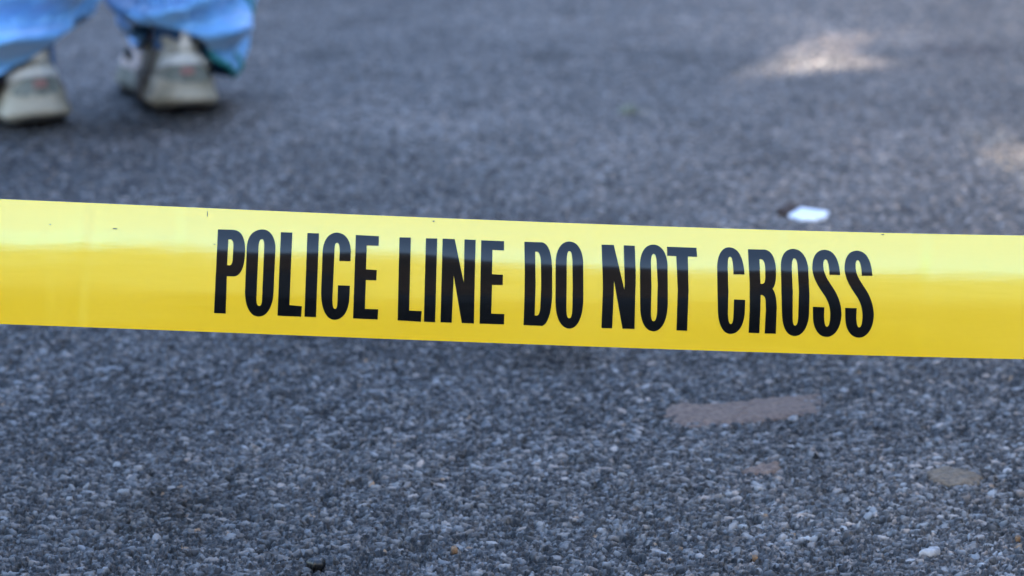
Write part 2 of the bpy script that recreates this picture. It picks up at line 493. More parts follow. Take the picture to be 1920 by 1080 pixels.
# lettering, outlines as (crop origin x, y, scale, path)
GL = [
 (395, 420, 5.68, [
  ["M78,57 L235,62 C325,66 366,140 367,270 C366,450 325,556 245,558 L172,556 L160,953 L36,948 Z",
   "M188,165 C225,155 243,175 243,230 L236,370 C234,420 220,440 200,440 L175,438 Z"],
  ["M555,58 C640,60 690,150 690,260 L670,720 C665,880 600,985 512,985 C420,983 368,880 366,720 L385,250 C392,130 450,60 555,58 Z",
   "M545,162 C565,162 571,190 571,235 L548,800 C546,850 535,872 517,872 C497,872 486,845 487,800 L510,240 C513,190 525,162 545,162 Z"],
  ["M748,87 L870,92 L838,862 L971,874 L964,987 L712,976 Z"]]),
 (555, 420, 5.68, [
  ["M122,96 L245,100 L213,992 L90,986 Z"],
  ["M435,92 C530,95 583,180 584,290 L580,397 L462,394 L466,290 C466,230 458,200 437,200 C417,200 411,230 410,280 L388,800 C388,870 395,903 415,903 C436,903 440,870 442,810 L448,652 L574,656 L568,790 C560,930 500,1018 410,1020 C320,1018 267,900 268,730 L283,300 C290,180 340,95 435,92 Z"],
  ["M638,117 L884,130 L880,232 L753,230 L746,482 L860,490 L856,600 L744,597 L733,902 L876,908 L870,1016 L608,1005 Z"]]),
 (735, 430, 5.686, [
  ["M80,86 L201,88 L183,865 L316,870 L308,985 L60,970 Z"],
  ["M362,96 L482,98 L460,990 L340,984 Z"],
  ["M540,100 L668,104 L766,570 L773,108 L892,113 L873,1003 L744,998 L658,490 L636,995 L517,990 Z"],
  ["M952,117 L1195,127 L1194,225 L1070,220 L1066,478 L1183,484 L1180,594 L1066,592 L1058,897 L1198,902 L1194,1012 L934,1005 Z"]]),
 (970, 440, 5.838, [
  ["M77,78 L265,84 C340,92 380,200 381,400 L381,640 C378,850 330,985 270,998 L68,990 L78,700 L82,400 Z",
   "M195,187 C235,180 255,210 258,300 L262,560 L252,780 C250,850 235,885 210,885 L190,882 L200,560 Z"],
  ["M570,75 C665,78 715,180 721,300 L723,700 C720,900 660,1026 570,1028 C480,1025 420,920 418,740 L420,300 C425,160 480,76 570,75 Z",
   "M568,180 C592,180 601,220 603,290 L606,560 L603,800 C600,880 590,914 568,914 C545,914 537,880 537,800 L540,560 L540,290 C541,220 548,180 568,180 Z"]]),
 (1120, 450, 6.0, [
  ["M48,52 L185,56 L304,560 L309,500 L297,60 L421,65 L432,400 L418,1000 L283,997 L187,455 L180,700 L166,993 L46,990 L62,560 L60,400 Z"],
  ["M630,52 C730,55 785,160 790,290 L793,700 C790,900 730,1025 630,1027 C530,1024 485,900 482,760 L480,270 C485,130 540,54 630,52 Z",
   "M633,157 C658,157 666,200 668,270 L680,500 L672,800 C668,880 655,912 633,912 C610,912 603,880 603,800 L609,520 L602,260 C603,200 610,157 633,157 Z"],
  ["M783,76 L1115,88 L1122,190 L1018,186 L1026,560 L1010,1020 L890,1016 L905,560 L888,182 L786,178 Z"]]),
 (1335, 455, 6.0, [
  ["M190,52 C300,56 355,170 366,358 L242,357 C238,230 230,160 203,158 C178,158 175,210 177,290 L184,560 L178,800 C182,880 192,914 212,914 C235,912 240,860 242,800 L248,638 L373,643 L368,800 C350,950 290,1026 205,1026 C110,1022 70,900 66,760 L58,270 C62,130 115,54 190,52 Z"],
  ["M404,74 L590,78 C680,90 720,190 720,340 C720,430 708,490 680,517 C715,560 730,650 727,760 L717,1024 L592,1020 L606,760 L604,660 C600,610 585,590 547,590 L543,760 L532,1017 L411,1013 L424,760 L424,450 Z",
   "M533,188 C585,178 597,230 600,300 L600,390 C598,440 590,462 560,463 L545,461 Z"]]),
 (1460, 460, 6.0, [
  ["M165,40 C260,44 320,140 332,260 L346,560 L342,760 C335,920 270,1018 180,1020 C90,1016 45,930 38,780 L24,220 C30,100 80,42 165,40 Z",
   "M175,147 C200,148 210,190 213,240 L228,520 L220,800 C217,870 205,902 183,902 C162,900 155,860 157,800 L158,520 L147,260 C146,190 152,147 175,147 Z"],
  ["M691,334 L572,332 C568,250 560,158 525,158 C503,160 499,200 502,240 C508,320 545,380 600,460 C670,560 705,660 707,780 C700,930 630,1028 540,1030 C440,1026 388,930 386,800 L385,690 L514,695 L510,800 C515,880 522,914 542,914 C570,912 578,850 580,790 C582,700 560,640 520,570 C450,470 385,380 378,250 C378,120 430,52 515,50 C620,54 680,150 691,334 Z"],
  ["M1054,344 L935,342 C931,260 923,168 888,168 C866,170 862,210 865,250 C871,330 908,390 963,470 C1033,570 1068,670 1070,790 C1063,940 993,1036 903,1038 C803,1036 751,940 749,810 L748,702 L877,706 L873,810 C878,890 885,922 905,922 C933,920 941,860 943,800 C945,710 923,650 883,580 C813,480 748,390 741,260 C741,130 793,62 878,60 C983,64 1043,160 1054,344 Z"]]),
]


def parse(path, ox, oy, sc):
    toks = path.replace('Z', '').split()
    pts = []; i = 0
    def pt(s): a, b_ = s.split(','); return (ox + float(a) / sc, oy + float(b_) / sc)
    while i < len(toks):
        t = toks[i]
        if t[0] in 'ML':
            pts.append(pt(t[1:])); i += 1
        elif t[0] == 'C':
            p0 = pts[-1]; p1, p2, p3 = pt(t[1:]), pt(toks[i + 1]), pt(toks[i + 2]); i += 3
            for k in range(1, 13):
                s = k / 12
                pts.append(tuple((1 - s) ** 3 * p0[m] + 3 * s * (1 - s) ** 2 * p1[m] + 3 * s * s * (1 - s) * p2[m] + s ** 3 * p3[m] for m in (0, 1)))
    if abs(pts[0][0] - pts[-1][0]) + abs(pts[0][1] - pts[-1][1]) < .5: pts.pop()
    return pts


ink = new_mat('black_ink', (.0022, .0022, .0022), .13)
ink.node_tree.nodes['Principled BSDF'].inputs['Specular IOR Level'].default_value = .5
bm = bmesh.new()
for ox, oy, sc, letters in GL:
    for loops in letters:
        pl = [[Vector((x, y, 0)) for x, y in parse(p, ox, oy, sc)] for p in loops]
        tr = tessellate_polygon(pl)
        vl = [bm.verts.new(v_) for p in pl for v_ in p]
        for t in tr:
            try: bm.faces.new([vl[k] for k in t])
            except ValueError: pass
for v_ in bm.verts:                       # to (x, fraction down the ribbon)
    x = v_.co.x; a, b_ = poly_lin(top_c, x), poly_lin(bot_c, x)
    v_.co.y = (v_.co.y - a) / (b_ - a) * 234
for k in range(1, 60):
    geom = bm.verts[:] + bm.edges[:] + bm.faces[:]
    bmesh.ops.bisect_plane(bm, geom=geom, plane_co=(0, k * 234 / 60, 0), plane_no=(0, 1, 0), dist=1e-5)
for k in range(0, 64):
    geom = bm.verts[:] + bm.edges[:] + bm.faces[:]
    bmesh.ops.bisect_plane(bm, geom=geom, plane_co=(390 + k * 20.1, 0, 0), plane_no=(1, 0, 0), dist=1e-5)
bmesh.ops.triangulate(bm, faces=bm.faces[:])
base = np.array([(v_.co.x, v_.co.y / 234) for v_ in bm.verts])
bm.verts.index_update()
tri = [tuple(v_.index for v_ in f_.verts) for f_ in bm.faces]
bm.free()
PITCH_PX = 1790
for rep in (0, -3, -2, -1, 1, 2, 3):
    x, v_ = base[:, 0] + rep * PITCH_PX, base[:, 1]
    n_ = tape_normal(x, v_)
    p_ = tape_point(x, v_) + n_ * .0002
    fl = tri
    o = mesh_obj('lettering', p_, fl, ink, tape)
    # face the camera side
    if o.data.polygons[0].normal.y > 0: o.data.flip_normals()
    o.data.normals_split_custom_set_from_vertices(n_.tolist())

# tiny specks of dirt stuck on the tape
speck_mat = new_mat('dirt', (.10, .08, .03), .8)
sv, sf = [], []
rng = np.random.default_rng(5)
for (px, py, w, h) in [(94, 421, 2, 1), (216, 429, 4, 1.2), (389, 402, .8, 6), (402, 458, 2, 1), (813, 415, 2, 1.5), (1655, 440, 3, 1.2)]:
    a, b_ = poly_lin(top_c, px), poly_lin(bot_c, px)
    c0 = len(sv); m = 9
    for k in range(m):
        an_ = 2 * math.pi * k / m; rr_ = .7 + .5 * rng.random()
        x_ = px + math.cos(an_) * w * rr_; y_ = py + math.sin(an_) * h * rr_
        v1 = (y_ - a) / (b_ - a)
        sv.append(tape_point(x_, v1) + tape_normal(x_, v1) * .0002)
    mesh_obj('dirt_speck', sv, [tuple(range(m - 1, -1, -1))], speck_mat, tape)
    sv = []

# ------------------------------------------------------------------ person
HEEL_R = ground(354, 212); HEEL_L = ground(80, 238)
ANG_R, ANG_L = R(14), R(30)                  # feet turned to the left (counter-clockwise from +Y)
skin = noise_color(new_mat('skin', rough=.5, Subsurface_Weight=.1), (.50, .30, .20), (.56, .35, .24), 30)
hair_m = new_mat('hair', (.02, .014, .01), .5)
pelvis = Vector(((HEEL_R[0] + HEEL_L[0]) / 2 - .005, (HEEL_R[1] + HEEL_L[1]) / 2 + .09, .90))
FACE = R(20)
rot = Matrix.Rotation(FACE, 3, 'Z')


def body_pt(x, y, z_): return pelvis + rot @ Vector((x, y, z_))


ank = {}
for sgn, heel, ang in ((1, HEEL_R, ANG_R), (-1, HEEL_L, ANG_L)):
    d = Vector((-math.sin(ang), math.cos(ang), 0))
    ank[sgn] = Vector((heel[0], heel[1], 0)) + d * .055 + Vector((0, 0, .10))
nodes = {}; pv, pe, pr = [], [], []


def node(p, r, parent=None):
    pv.append(tuple(p)); pr.append(r)
    if parent is not None: pe.append((parent, len(pv) - 1))
    return len(pv) - 1


root = node(body_pt(0, 0, 0), (.145, .115))
sp1 = node(body_pt(0, 0, .14), (.13, .10), root)
sp2 = node(body_pt(0, .01, .30), (.15, .11), sp1)
ch = node(body_pt(0, .01, .42), (.16, .11), sp2)
nk = node(body_pt(0, 0, .54), (.055, .055), ch)
hd0 = node(body_pt(0, .015, .61), (.07, .08), nk)
hd1 = node(body_pt(0, .02, .68), (.078, .095), hd0)
hd2 = node(body_pt(0, .01, .75), (.06, .075), hd1)
for sgn in (1, -1):
    hip = node(body_pt(.085 * sgn, 0, -.06), (.09, .09), root)
    A = ank[sgn]
    kn = Vector(pv[hip]).lerp(A, .5) + Vector((-.01, .03, 0))
    th = node(Vector(pv[hip]).lerp(kn, .5), (.078, .08), hip)
    k_ = node(kn, (.055, .058), th)
    cf = node(kn.lerp(A, .35) + Vector((0, -.015, 0)), (.054, .056), k_)
    a_ = node(A, (.034, .036), cf)
    ang = ANG_R if sgn == 1 else ANG_L
    d = Vector((-math.sin(ang), math.cos(ang), 0))
    f_ = node(A + d * .07 + Vector((0, 0, -.05)), (.035, .03), a_)
    node(A + d * .15 + Vector((0, 0, -.062)), (.034, .02), f_)
    sh = node(body_pt(.17 * sgn, 0, .45), (.06, .06), ch)
    el = node(body_pt(.23 * sgn, -.01, .17), (.04, .04), sh)
    wr = node(body_pt(.24 * sgn, .07, -.07), (.026, .022), el)
    pm = node(body_pt(.24 * sgn, .085, -.14), (.018, .036), wr)
    for q_, (oy, ln) in enumerate(((.03, .065), (.01, .075), (-.01, .07), (-.028, .055))):
        f1_ = node(body_pt(.238 * sgn, .088 + oy, -.18), (.009, .009), pm)
        f2_ = node(body_pt(.232 * sgn, .093 + oy, -.18 - ln * .55), (.008, .008), f1_)
        node(body_pt(.22 * sgn, .094 + oy, -.18 - ln), (.007, .007), f2_)
    t1 = node(body_pt(.225 * sgn, .125, -.13), (.011, .011), wr)
    node(body_pt(.215 * sgn, .14, -.17), (.009, .009), t1)
sme = bpy.data.meshes.new('person'); sme.from_pydata(pv, pe, []); sme.update()
person = bpy.data.objects.new('person', sme); C.objects.link(person)
sm = person.modifiers.new('skin', 'SKIN')
sm.use_smooth_shade = True
for i, r_ in enumerate(pr): sme.skin_vertices[0].data[i].radius = r_
sme.skin_vertices[0].data[0].use_root = True
ss = person.modifiers.new('sub', 'SUBSURF'); ss.levels = 2; ss.render_levels = 2
dg = bpy.context.evaluated_depsgraph_get()
ev = bpy.data.meshes.new_from_object(person.evaluated_get(dg))
person.modifiers.clear(); ev.name = 'person'; person.data = ev
ev.materials.clear(); ev.materials.append(skin)
ev.polygons.foreach_set('use_smooth', [True] * len(ev.polygons))
tag(person, 'person seen from behind at the feet, in light blue track trousers and dirty white trainers', 'person')


def ellipsoid(name, c, r, mat, parent, seg=20, rg=12, rotz=0):
    vs_, fs_ = [], []
    for i in range(rg + 1):
        t = math.pi * i / rg
        for j in range(seg):
            p = 2 * math.pi * j / seg
            vs_.append(Vector((r[0] * math.sin(t) * math.cos(p), r[1] * math.sin(t) * math.sin(p), r[2] * math.cos(t))))
    m_ = Matrix.Rotation(rotz, 3, 'Z')
    vs_ = [tuple(m_ @ v_ + Vector(c)) for v_ in vs_]
    for i in range(rg):
        for j in range(seg):
            fs_.append((i * seg + j, (i + 1) * seg + j, (i + 1) * seg + (j + 1) % seg, i * seg + (j + 1) % seg))
    return mesh_obj(name, vs_, fs_, mat, parent)


white_eye = new_mat('eye', (.7, .7, .68), .2)
ellipsoid('hair', body_pt(0, .0, .72), (.088, .100, .105), hair_m, person, rotz=FACE)
for sgn in (1, -1):
    ellipsoid('eye', body_pt(.03 * sgn, .105, .67), (.012, .010, .010), white_eye, person, rotz=FACE)
    ellipsoid('ear', body_pt(.083 * sgn, .02, .655), (.010, .020, .030), skin, person, rotz=FACE)
ellipsoid('nose', body_pt(0, .12, .645), (.013, .020, .022), skin, person, rotz=FACE)
ellipsoid('mouth', body_pt(0, .10, .605), (.024, .010, .007), new_mat('lips', (.45, .18, .15), .5), person, rotz=FACE)


def loft(name, rings, mat, parent, closed_ends=False, thick=0, uvw=None):
    n_ = len(rings[0]); vs_, fs_ = [], []
    for r_ in rings: vs_ += [tuple(p) for p in r_]
    for i in range(len(rings) - 1):
        for j in range(n_):
            fs_.append((i * n_ + j, i * n_ + (j + 1) % n_, (i + 1) * n_ + (j + 1) % n_, (i + 1) * n_ + j))
    if closed_ends:
        fs_.append(tuple(range(n_ - 1, -1, -1))); fs_.append(tuple((len(rings) - 1) * n_ + j for j in range(n_)))
    o_ = mesh_obj(name, vs_, fs_, mat, parent)
    if thick:
        so = o_.modifiers.new('solid', 'SOLIDIFY'); so.thickness = thick; so.offset = -1
    return o_


# ---- socks
sock_m = new_mat('sock_cloth', (.05, .13, .30), .9)
for sgn in (1, -1):
    A = ank[sgn]; rings = []
    for i in range(13):
        z_ = .045 + i * .02
        c_ = Vector((A.x - .01 * (z_ - .05), A.y + .02 - .1 * min(z_, .1), z_))
        rings.append([c_ + Vector((.034 * math.cos(2 * math.pi * j / 24), .040 * math.sin(2 * math.pi * j / 24), 0)) for j in range(24)])
    loft('sock', rings, sock_m, person)

# ---- trousers
blue = new_mat('blue_nylon', (.13, .36, .80), .42)
b = blue.node_tree.nodes['Principled BSDF']
b.inputs['Sheen Weight'].default_value = .3
noise_color(blue, (.10, .30, .62), (.14, .37, .70), 12, bump=.35, bump_scale=60, bump_dist=.004)
teal = new_mat('teal_piping', (.01, .17, .19), .5)


def px_z(px, py, Yw):
    d = ray(px, py); t = Yw / d[1]
    return CAMZ + d[2] * t


trs = None
for sgn in (1, -1):
    hip = body_pt(.085 * sgn, 0, -.06); A = ank[sgn]
    kn = hip.lerp(A, .5) + Vector((-.01, .03, 0))
    NT, NZ = 96, 150
    TH, SS = np.meshgrid(np.arange(NT) * 2 * math.pi / NT, np.arange(NZ + 1) / NZ)
    cz = np.cos(TH) * .09 + 5 + sgn; sz = np.sin(TH) * .09 + SS ** 1.35 * .5 + 3
    wr = fbm(cz.ravel() + sz.ravel() * .35, (np.sin(TH) * .09 - SS ** 1.35 * .75).ravel() + 9, .055, 401 + sgn, 4).reshape(TH.shape)
    WR = (1 - 2 * np.abs(wr - .5) * 2.2)          # ridged wrinkles
    rings = []
    for i in range(NZ + 1):
        s = i / NZ                                     # 0 hem .. 1 hip
        ring = []
        for j in range(NT):
            th = 2 * math.pi * j / NT                  # 0 = +X, -pi/2 = rear (towards the camera)
            rear = math.cos(th + math.pi / 2); side = math.cos(th)
            if sgn == 1:
                hem = .066 + .037 * rear - .030 * max(side, 0) ** 2 * (1 + .0 * rear) + .020 * max(-side, 0) ** 2 - .01 * max(0, math.cos(th + .75)) ** 6
                cx_, cy_ = A.x - .001, A.y + .005
                r0x, r0y = .075, .085
            else:
                hem = .071 + .002 * rear + .055 * max(side, 0) ** 1.5 - .045 * max(-side, 0)
                cx_, cy_ = A.x + .000, A.y + .01
                r0x, r0y = .088, .085
            zz = hem + (hip.z + .04 - hem) * (s ** 1.35)
            # axis
            if zz < kn.z:
                t = max(0, (zz - .10)) / (kn.z - .10); ax_ = Vector((cx_, cy_, 0)).lerp(Vector((kn.x, kn.y, 0)), t)
            else:
                t = (zz - kn.z) / (hip.z - kn.z); ax_ = Vector((kn.x, kn.y, 0)).lerp(Vector((hip.x, hip.y, 0)), min(t, 1))
            # width: narrow hem, billow above it, down to knee
            bil = math.exp(-((zz - .17) / .07) ** 2)
            kx = .84 + .16 * min(1, s * 10) + .06 * bil - .10 * smooth01(.14, .26, zz)
            wide = max(0, min(1, (zz - .45) / .45))
            rx_, ry_ = (r0x * kx) * (1 + .15 * wide), (r0y * kx) * (1 + .12 * wide)
            # sagging folds, deeper near the ankle
            amp = .014 * math.exp(-max(0, zz - .12) / .18) + .004
            ph = zz + .042 * math.cos(th + math.pi / 2 + .30 * sgn) * (1 + .3 * math.sin(2 * th))
            fold = math.sin(ph * 118 + 1.7 * sgn + .8 * math.sin(th * 2 + zz * 20))
            fold = (fold if fold > 0 else fold * .8)
            fold += .55 * math.sin(ph * 61 + th * 1.0 + 2.1) + .35 * math.sin(th * 5 + zz * 40 + sgn)
            k_h = min(1, s * 14)
            dr = amp * fold * (.35 + .65 * k_h) * (1 - .65 * max(0, side) ** 4 * (sgn == 1))
            dr -= (sgn == 1) * .030 * float(smooth01(.095, .17, zz)) * max(-side, 0)
            dr += .019 * (float(WR[i, j]) - .6) * (.3 + .7 * k_h)
            ring.append((ax_.x + (rx_ + dr) * math.cos(th), ax_.y + (ry_ + dr) * math.sin(th), zz + .25 * dr))
        rings.append(ring)
    if trs is None:
        trs = loft('trousers', rings, blue, person, thick=.0018)
        first = trs
    else:
        # second leg is joined into the same garment mesh
        off_ = len(trs.data.vertices)
        va = [tuple(v_.co) for v_ in trs.data.vertices]; fa = [tuple(p.vertices) for p in trs.data.polygons]
        for r_ in rings: va += r_
        for i in range(len(rings) - 1):
            for j in range(NT):
                fa.append((off_ + i * NT + j, off_ + i * NT + (j + 1) % NT, off_ + (i + 1) * NT + (j + 1) % NT, off_ + (i + 1) * NT + j))
        # seat
        o3 = len(va); sr = []
        for i, (zz, rx_, ry_) in enumerate(((-.16, .155, .11), (-.10, .18, .125), (0, .175, .13), (.08, .155, .118), (.12, .15, .112))):
            for j in range(48):
                th = 2 * math.pi * j / 48
                va.append(tuple(body_pt(rx_ * math.cos(th), ry_ * math.sin(th), zz)))
        for i in range(4):
            for j in range(48):
                fa.append((o3 + i * 48 + j, o3 + i * 48 + (j + 1) % 48, o3 + (i + 1) * 48 + (j + 1) % 48, o3 + (i + 1) * 48 + j))
        me = bpy.data.meshes.new('trousers'); me.from_pydata(va, [], fa); me.materials.append(blue)
        me.polygons.foreach_set('use_smooth', [True] * len(me.polygons)); me.update(); trs.data = me
    if sgn == 1:
        # teal piping down the outer seam and round the outer hem
        seam = [Vector(r_[int(NT * (-.01 % 1))]) for r_ in rings]
        hemline = [Vector(rings[0][int(j) % NT]) for j in range(NT - 14, NT)]
        path = hemline + seam[1:]
        pts_, fcs = [], []
        for k, p in enumerate(path):
            d = (path[min(k + 1, len(path) - 1)] - path[max(k - 1, 0)]).normalized()
            u_ = d.cross(Vector((0, 1, .2))).normalized(); w_ = d.cross(u_).normalized()
            for m in range(8):
                a_ = math.pi * 2 * m / 8
                pts_.append(p + u_ * .004 * math.cos(a_) + w_ * .004 * math.sin(a_))
        for k in range(len(path) - 1):
            for m in range(8):
                fcs.append((k * 8 + m, k * 8 + (m + 1) % 8, (k + 1) * 8 + (m + 1) % 8, (k + 1) * 8 + m))
        pip_v, pip_f = pts_, fcs
mesh_obj('piping', pip_v, pip_f, teal, trs)

# ---- jacket
jm = noise_color(new_mat('jacket_cloth', rough=.7), (.10, .28, .60), (.13, .33, .66), 9)
rings = []
for zz, rx_, ry_ in ((-.04, .185, .14), (.05, .18, .138), (.16, .165, .125), (.30, .185, .135), (.40, .20, .135), (.46, .19, .12), (.50, .13, .10), (.525, .075, .075)):
    rings.append([body_pt(rx_ * math.cos(2 * math.pi * j / 48), ry_ * math.sin(2 * math.pi * j / 48) + .006 * math.sin(j * 1.3 + zz * 20), zz) for j in range(48)])
jk = loft('jacket', rings, jm, person, thick=.003)
for sgn in (1, -1):
    rings = []
    P0, P1, P2 = body_pt(.15 * sgn, 0, .45), body_pt(.23 * sgn, -.01, .17), body_pt(.24 * sgn, .065, -.05)
    for i in range(25):
        s = i / 24
        c_ = P0.lerp(P1, s * 2) if s < .5 else P1.lerp(P2, s * 2 - 1)
        r_ = .078 - .035 * s + .003 * math.sin(i * 1.7)
        rings.append([c_ + Vector((r_ * math.cos(2 * math.pi * j / 24), r_ * math.sin(2 * math.pi * j / 24), 0)) for j in range(24)])
    loft('sleeve', rings, jm, jk, thick=.003)

# ---- shoes
upper_m = noise_color(new_mat('shoe_leather', rough=.6), (.20, .20, .17), (.42, .42, .38), 25, bump=.3, bump_scale=120)
sole_m = noise_color(new_mat('shoe_foam', rough=.7), (.14, .13, .095), (.36, .335, .27), 18, bump=.3, bump_scale=90)
outsole_m = new_mat('shoe_rubber', (.02, .02, .02), .7)
panel_m = noise_color(new_mat('shoe_panel', rough=.6), (.09, .11, .10), (.15, .17, .155), 40)
red_m = new_mat('shoe_mark', (.20, .10, .095), .5)
tab_m = new_mat('shoe_tab', (.75, .75, .74), .5)
tan_m = noise_color(new_mat('shoe_toe', rough=.6), (.46, .34, .31), (.62, .50, .46), 30)
over_m = noise_color(new_mat('shoe_overlay', rough=.5), (.36, .38, .38), (.52, .54, .54), 30)
mid_m = noise_color(new_mat('shoe_mesh', rough=.8), (.06, .05, .04), (.12, .10, .08), 60)
lin_m = new_mat('shoe_lining', (.03, .03, .03), .9)


def outline(t, sgn):
    """half widths and centre shift along the shoe, t 0 heel .. 1 toe; sgn=1 for right foot"""
    w = .0365 * smooth01(-.02, .09, t) ** .5 - .004 * math.exp(-((t - .42) / .13) ** 2) + .014 * math.exp(-((t - .70) / .17) ** 2)
    w *= float(max(0.0, 1 - max(0, (t - .80) / .20) ** 2.4)) ** .5 if t > .8 else 1
    sh = -.010 * math.sin(math.pi * min(1, t)) * sgn
    return max(float(w), .0008), sh


def make_shoe(heel, ang, sgn):
    M = Matrix.Translation((heel[0], heel[1], 0)) @ Matrix.Rotation(ang, 4, 'Z')
    L_ = .285
    def tr(pts): return [tuple(M @ Vector(p)) for p in pts]
    # upper: rings across the length
    def ring_section(t, kk=28):
        w, sh = outline(t, sgn)
        w = w * .90
        # top height profile: heel counter, collar, instep, toe box
        hz = np.interp(t, [0, .03, .10, .22, .32, .45, .60, .75, .88, .96, 1.0], [.072, .084, .082, .072, .083, .080, .064, .052, .046, .038, .030])
        pts = []
        for k in range(kk + 1):
            a = math.pi * k / kk
            ca, sa = math.cos(a), math.sin(a)
            ex_ = .62 if t > .3 else .42
            x = w * math.copysign(abs(ca) ** ex_, ca)
            z_ = .026 + (hz - .026) * sa ** .75
            x *= 1 - .26 * ((z_ - .026) / .06) ** 1.4 - (.22 * ((z_ - .026) / .06) ** 4 if t < .3 else 0)
            y = t * L_ + (.012 * ((z_ - .026) / .06) if t < .12 else 0)
            pts.append((x + sh, y, z_))
        return pts
    ts = [0, .005, .012, .022, .035, .055, .08, .11, .15, .2, .26, .32, .38, .44, .5, .56, .62, .68, .74, .8, .85, .89, .93, .96, .98, .992, 1.0]
    rs = [tr(ring_section(t)) for t in ts]
    m_ = len(rs[0]); vs_ = [p for r_ in rs for p in r_]
    fs_ = [(i * m_ + j, i * m_ + j + 1, (i + 1) * m_ + j + 1, (i + 1) * m_ + j) for i in range(len(rs) - 1) for j in range(m_ - 1)]
    fs_ = [f[::-1] for f in fs_]
    fs_.append(tuple(range(m_))); fs_.append(tuple((len(rs) - 1) * m_ + j for j in range(m_ - 1, -1, -1)))
    sh_o = mesh_obj('shoe', vs_, fs_, upper_m, person)
    # soles: outline loop extruded with profile
    def loop(scale, zf, grow):
        pts = []
        tt = [0.0, .006, .015, .03, .05, .08, .12, .2, .3, .4, .5, .6, .7, .78, .85, .9, .94, .97, .99, 1.0]
        for s_ in (1, -1):
            seq = tt if s_ == 1 else tt[::-1]
            for t in seq:
                w, sh = outline(t, sgn)
                y = t * L_ + (-grow if t < .3 else grow) * (1 - min(1, abs(t - (0 if t < .3 else 1)) * 5))
                pts.append(((w * scale + grow * .5) * s_ + sh, y, zf(t)))
        return pts
    spring = lambda t: .010 * max(0, (t - .7) / .3) ** 2 + .006 * max(0, (.10 - t) / .10) ** 1.5
    prof = [(.97, lambda t: .006 + spring(t), .000), (1.03, lambda t: .010 + spring(t), .006), (1.03, lambda t: .016 + spring(t), .006),
            (.995, lambda t: .024 + spring(t) * .6, .001), (.985, lambda t: .0305 + .2 * spring(t) + .004 * smooth01(.4, 0, t), .0), (.955, lambda t: .034 + .006 * smooth01(.4, 0, t), -.002),
            (.90, lambda t: .035 + .006 * smooth01(.4, 0, t), -.005)]
    rs = [tr(loop(a, b__, g)) for a, b__, g in prof]
    loft('sole', rs, sole_m, sh_o, closed_ends=True)
    rs = [tr(loop(a, b__, g)) for a, b__, g in [(.90, lambda t: spring(t) + .0006, -.002), (.96, lambda t: .003 + spring(t), .002), (.965, lambda t: .0058 + spring(t), .003)]]
    loft('outsole', rs, outsole_m, sh_o, closed_ends=True)

    # surface function for panels around the heel counter
    def heel_surf(a, z_, out):
        """a: angle from straight back (-pi/2..pi/2), z height"""
        w = .0365 * .90 * (1 - .26 * max(0, (z_ - .026) / .06) ** 1.4 - .22 * min(1, max(0, (z_ - .026) / .06)) ** 4)
        return (w * math.sin(a) * (1 + out / .04), .034 - (.0335 + out) * math.cos(a) + .012 * ((z_ - .026) / .06), z_)
    def panel(name, f_lo, f_hi, a0, a1, out, mat, na=24, nz=8):
        vs_, fs_ = [], []
        for layer in (out, out - .003):
            for i in range(nz + 1):
                for j in range(na + 1):
                    a = a0 + (a1 - a0) * j / na
                    z_ = f_lo(a) + (f_hi(a) - f_lo(a)) * i / nz
                    vs_.append(heel_surf(a, z_, layer))
        n2 = (nz + 1) * (na + 1); r_ = na + 1
        for i in range(nz):
            for j in range(na):
                q_ = (i * r_ + j, i * r_ + j + 1, (i + 1) * r_ + j + 1, (i + 1) * r_ + j)
                fs_.append(q_); fs_.append(tuple(n2 + k for k in q_[::-1]))
        for j in range(na):
            fs_.append((j, j + n2, j + 1 + n2, j + 1)); e_ = nz * r_
            fs_.append((e_ + j, e_ + j + 1, e_ + j + 1 + n2, e_ + j + n2))
        for i in range(nz):
            fs_.append((i * r_, (i + 1) * r_, (i + 1) * r_ + n2, i * r_ + n2))
            fs_.append((i * r_ + na, i * r_ + na + n2, (i + 1) * r_ + na + n2, (i + 1) * r_ + na))
        o_ = mesh_obj(name, tr(vs_), fs_, mat, sh_o)
        return o_
    panel('heel_panel', lambda a: .036, lambda a: .0385 + .021 * max(.0, math.cos(a * 1.6)) ** .6, -.98, .98, .003, panel_m)
    panel('heel_overlay', lambda a: .0575 + .012 * -(1 - math.cos(a)) , lambda a: .064 + .006 * math.cos(a) - .010 * (1 - math.cos(a)), -1.3, 1.3, .0042, over_m)
    panel('heel_mark', lambda a: .045, lambda a: .054, -.24, .24, .0048, red_m, 8, 3)
    panel('pull_tab', lambda a: .076, lambda a: .104, -.30, .30, .0045, tab_m, 8, 5)
    # padded collar with dark opening
    cv, cf = [], []
    NK = 40
    for k in range(NK):
        a = 2 * math.pi * k / NK
        c_ = Vector((.021 * math.cos(a), .060 + .047 * math.sin(a), .080 + .004 * math.cos(2 * a) + .004 * math.sin(a)))
        o_ = Vector((math.cos(a), math.sin(a), 0))
        for m in range(10):
            b2 = 2 * math.pi * m / 10
            cv.append(c_ + o_ * .007 * math.cos(b2) + Vector((0, 0, .008)) * math.sin(b2))
    for k in range(NK):
        for m in range(10):
            cf.append((k * 10 + m, ((k + 1) % NK) * 10 + m, ((k + 1) % NK) * 10 + (m + 1) % 10, k * 10 + (m + 1) % 10))
    mesh_obj('collar', tr(cv), cf, upper_m, sh_o)
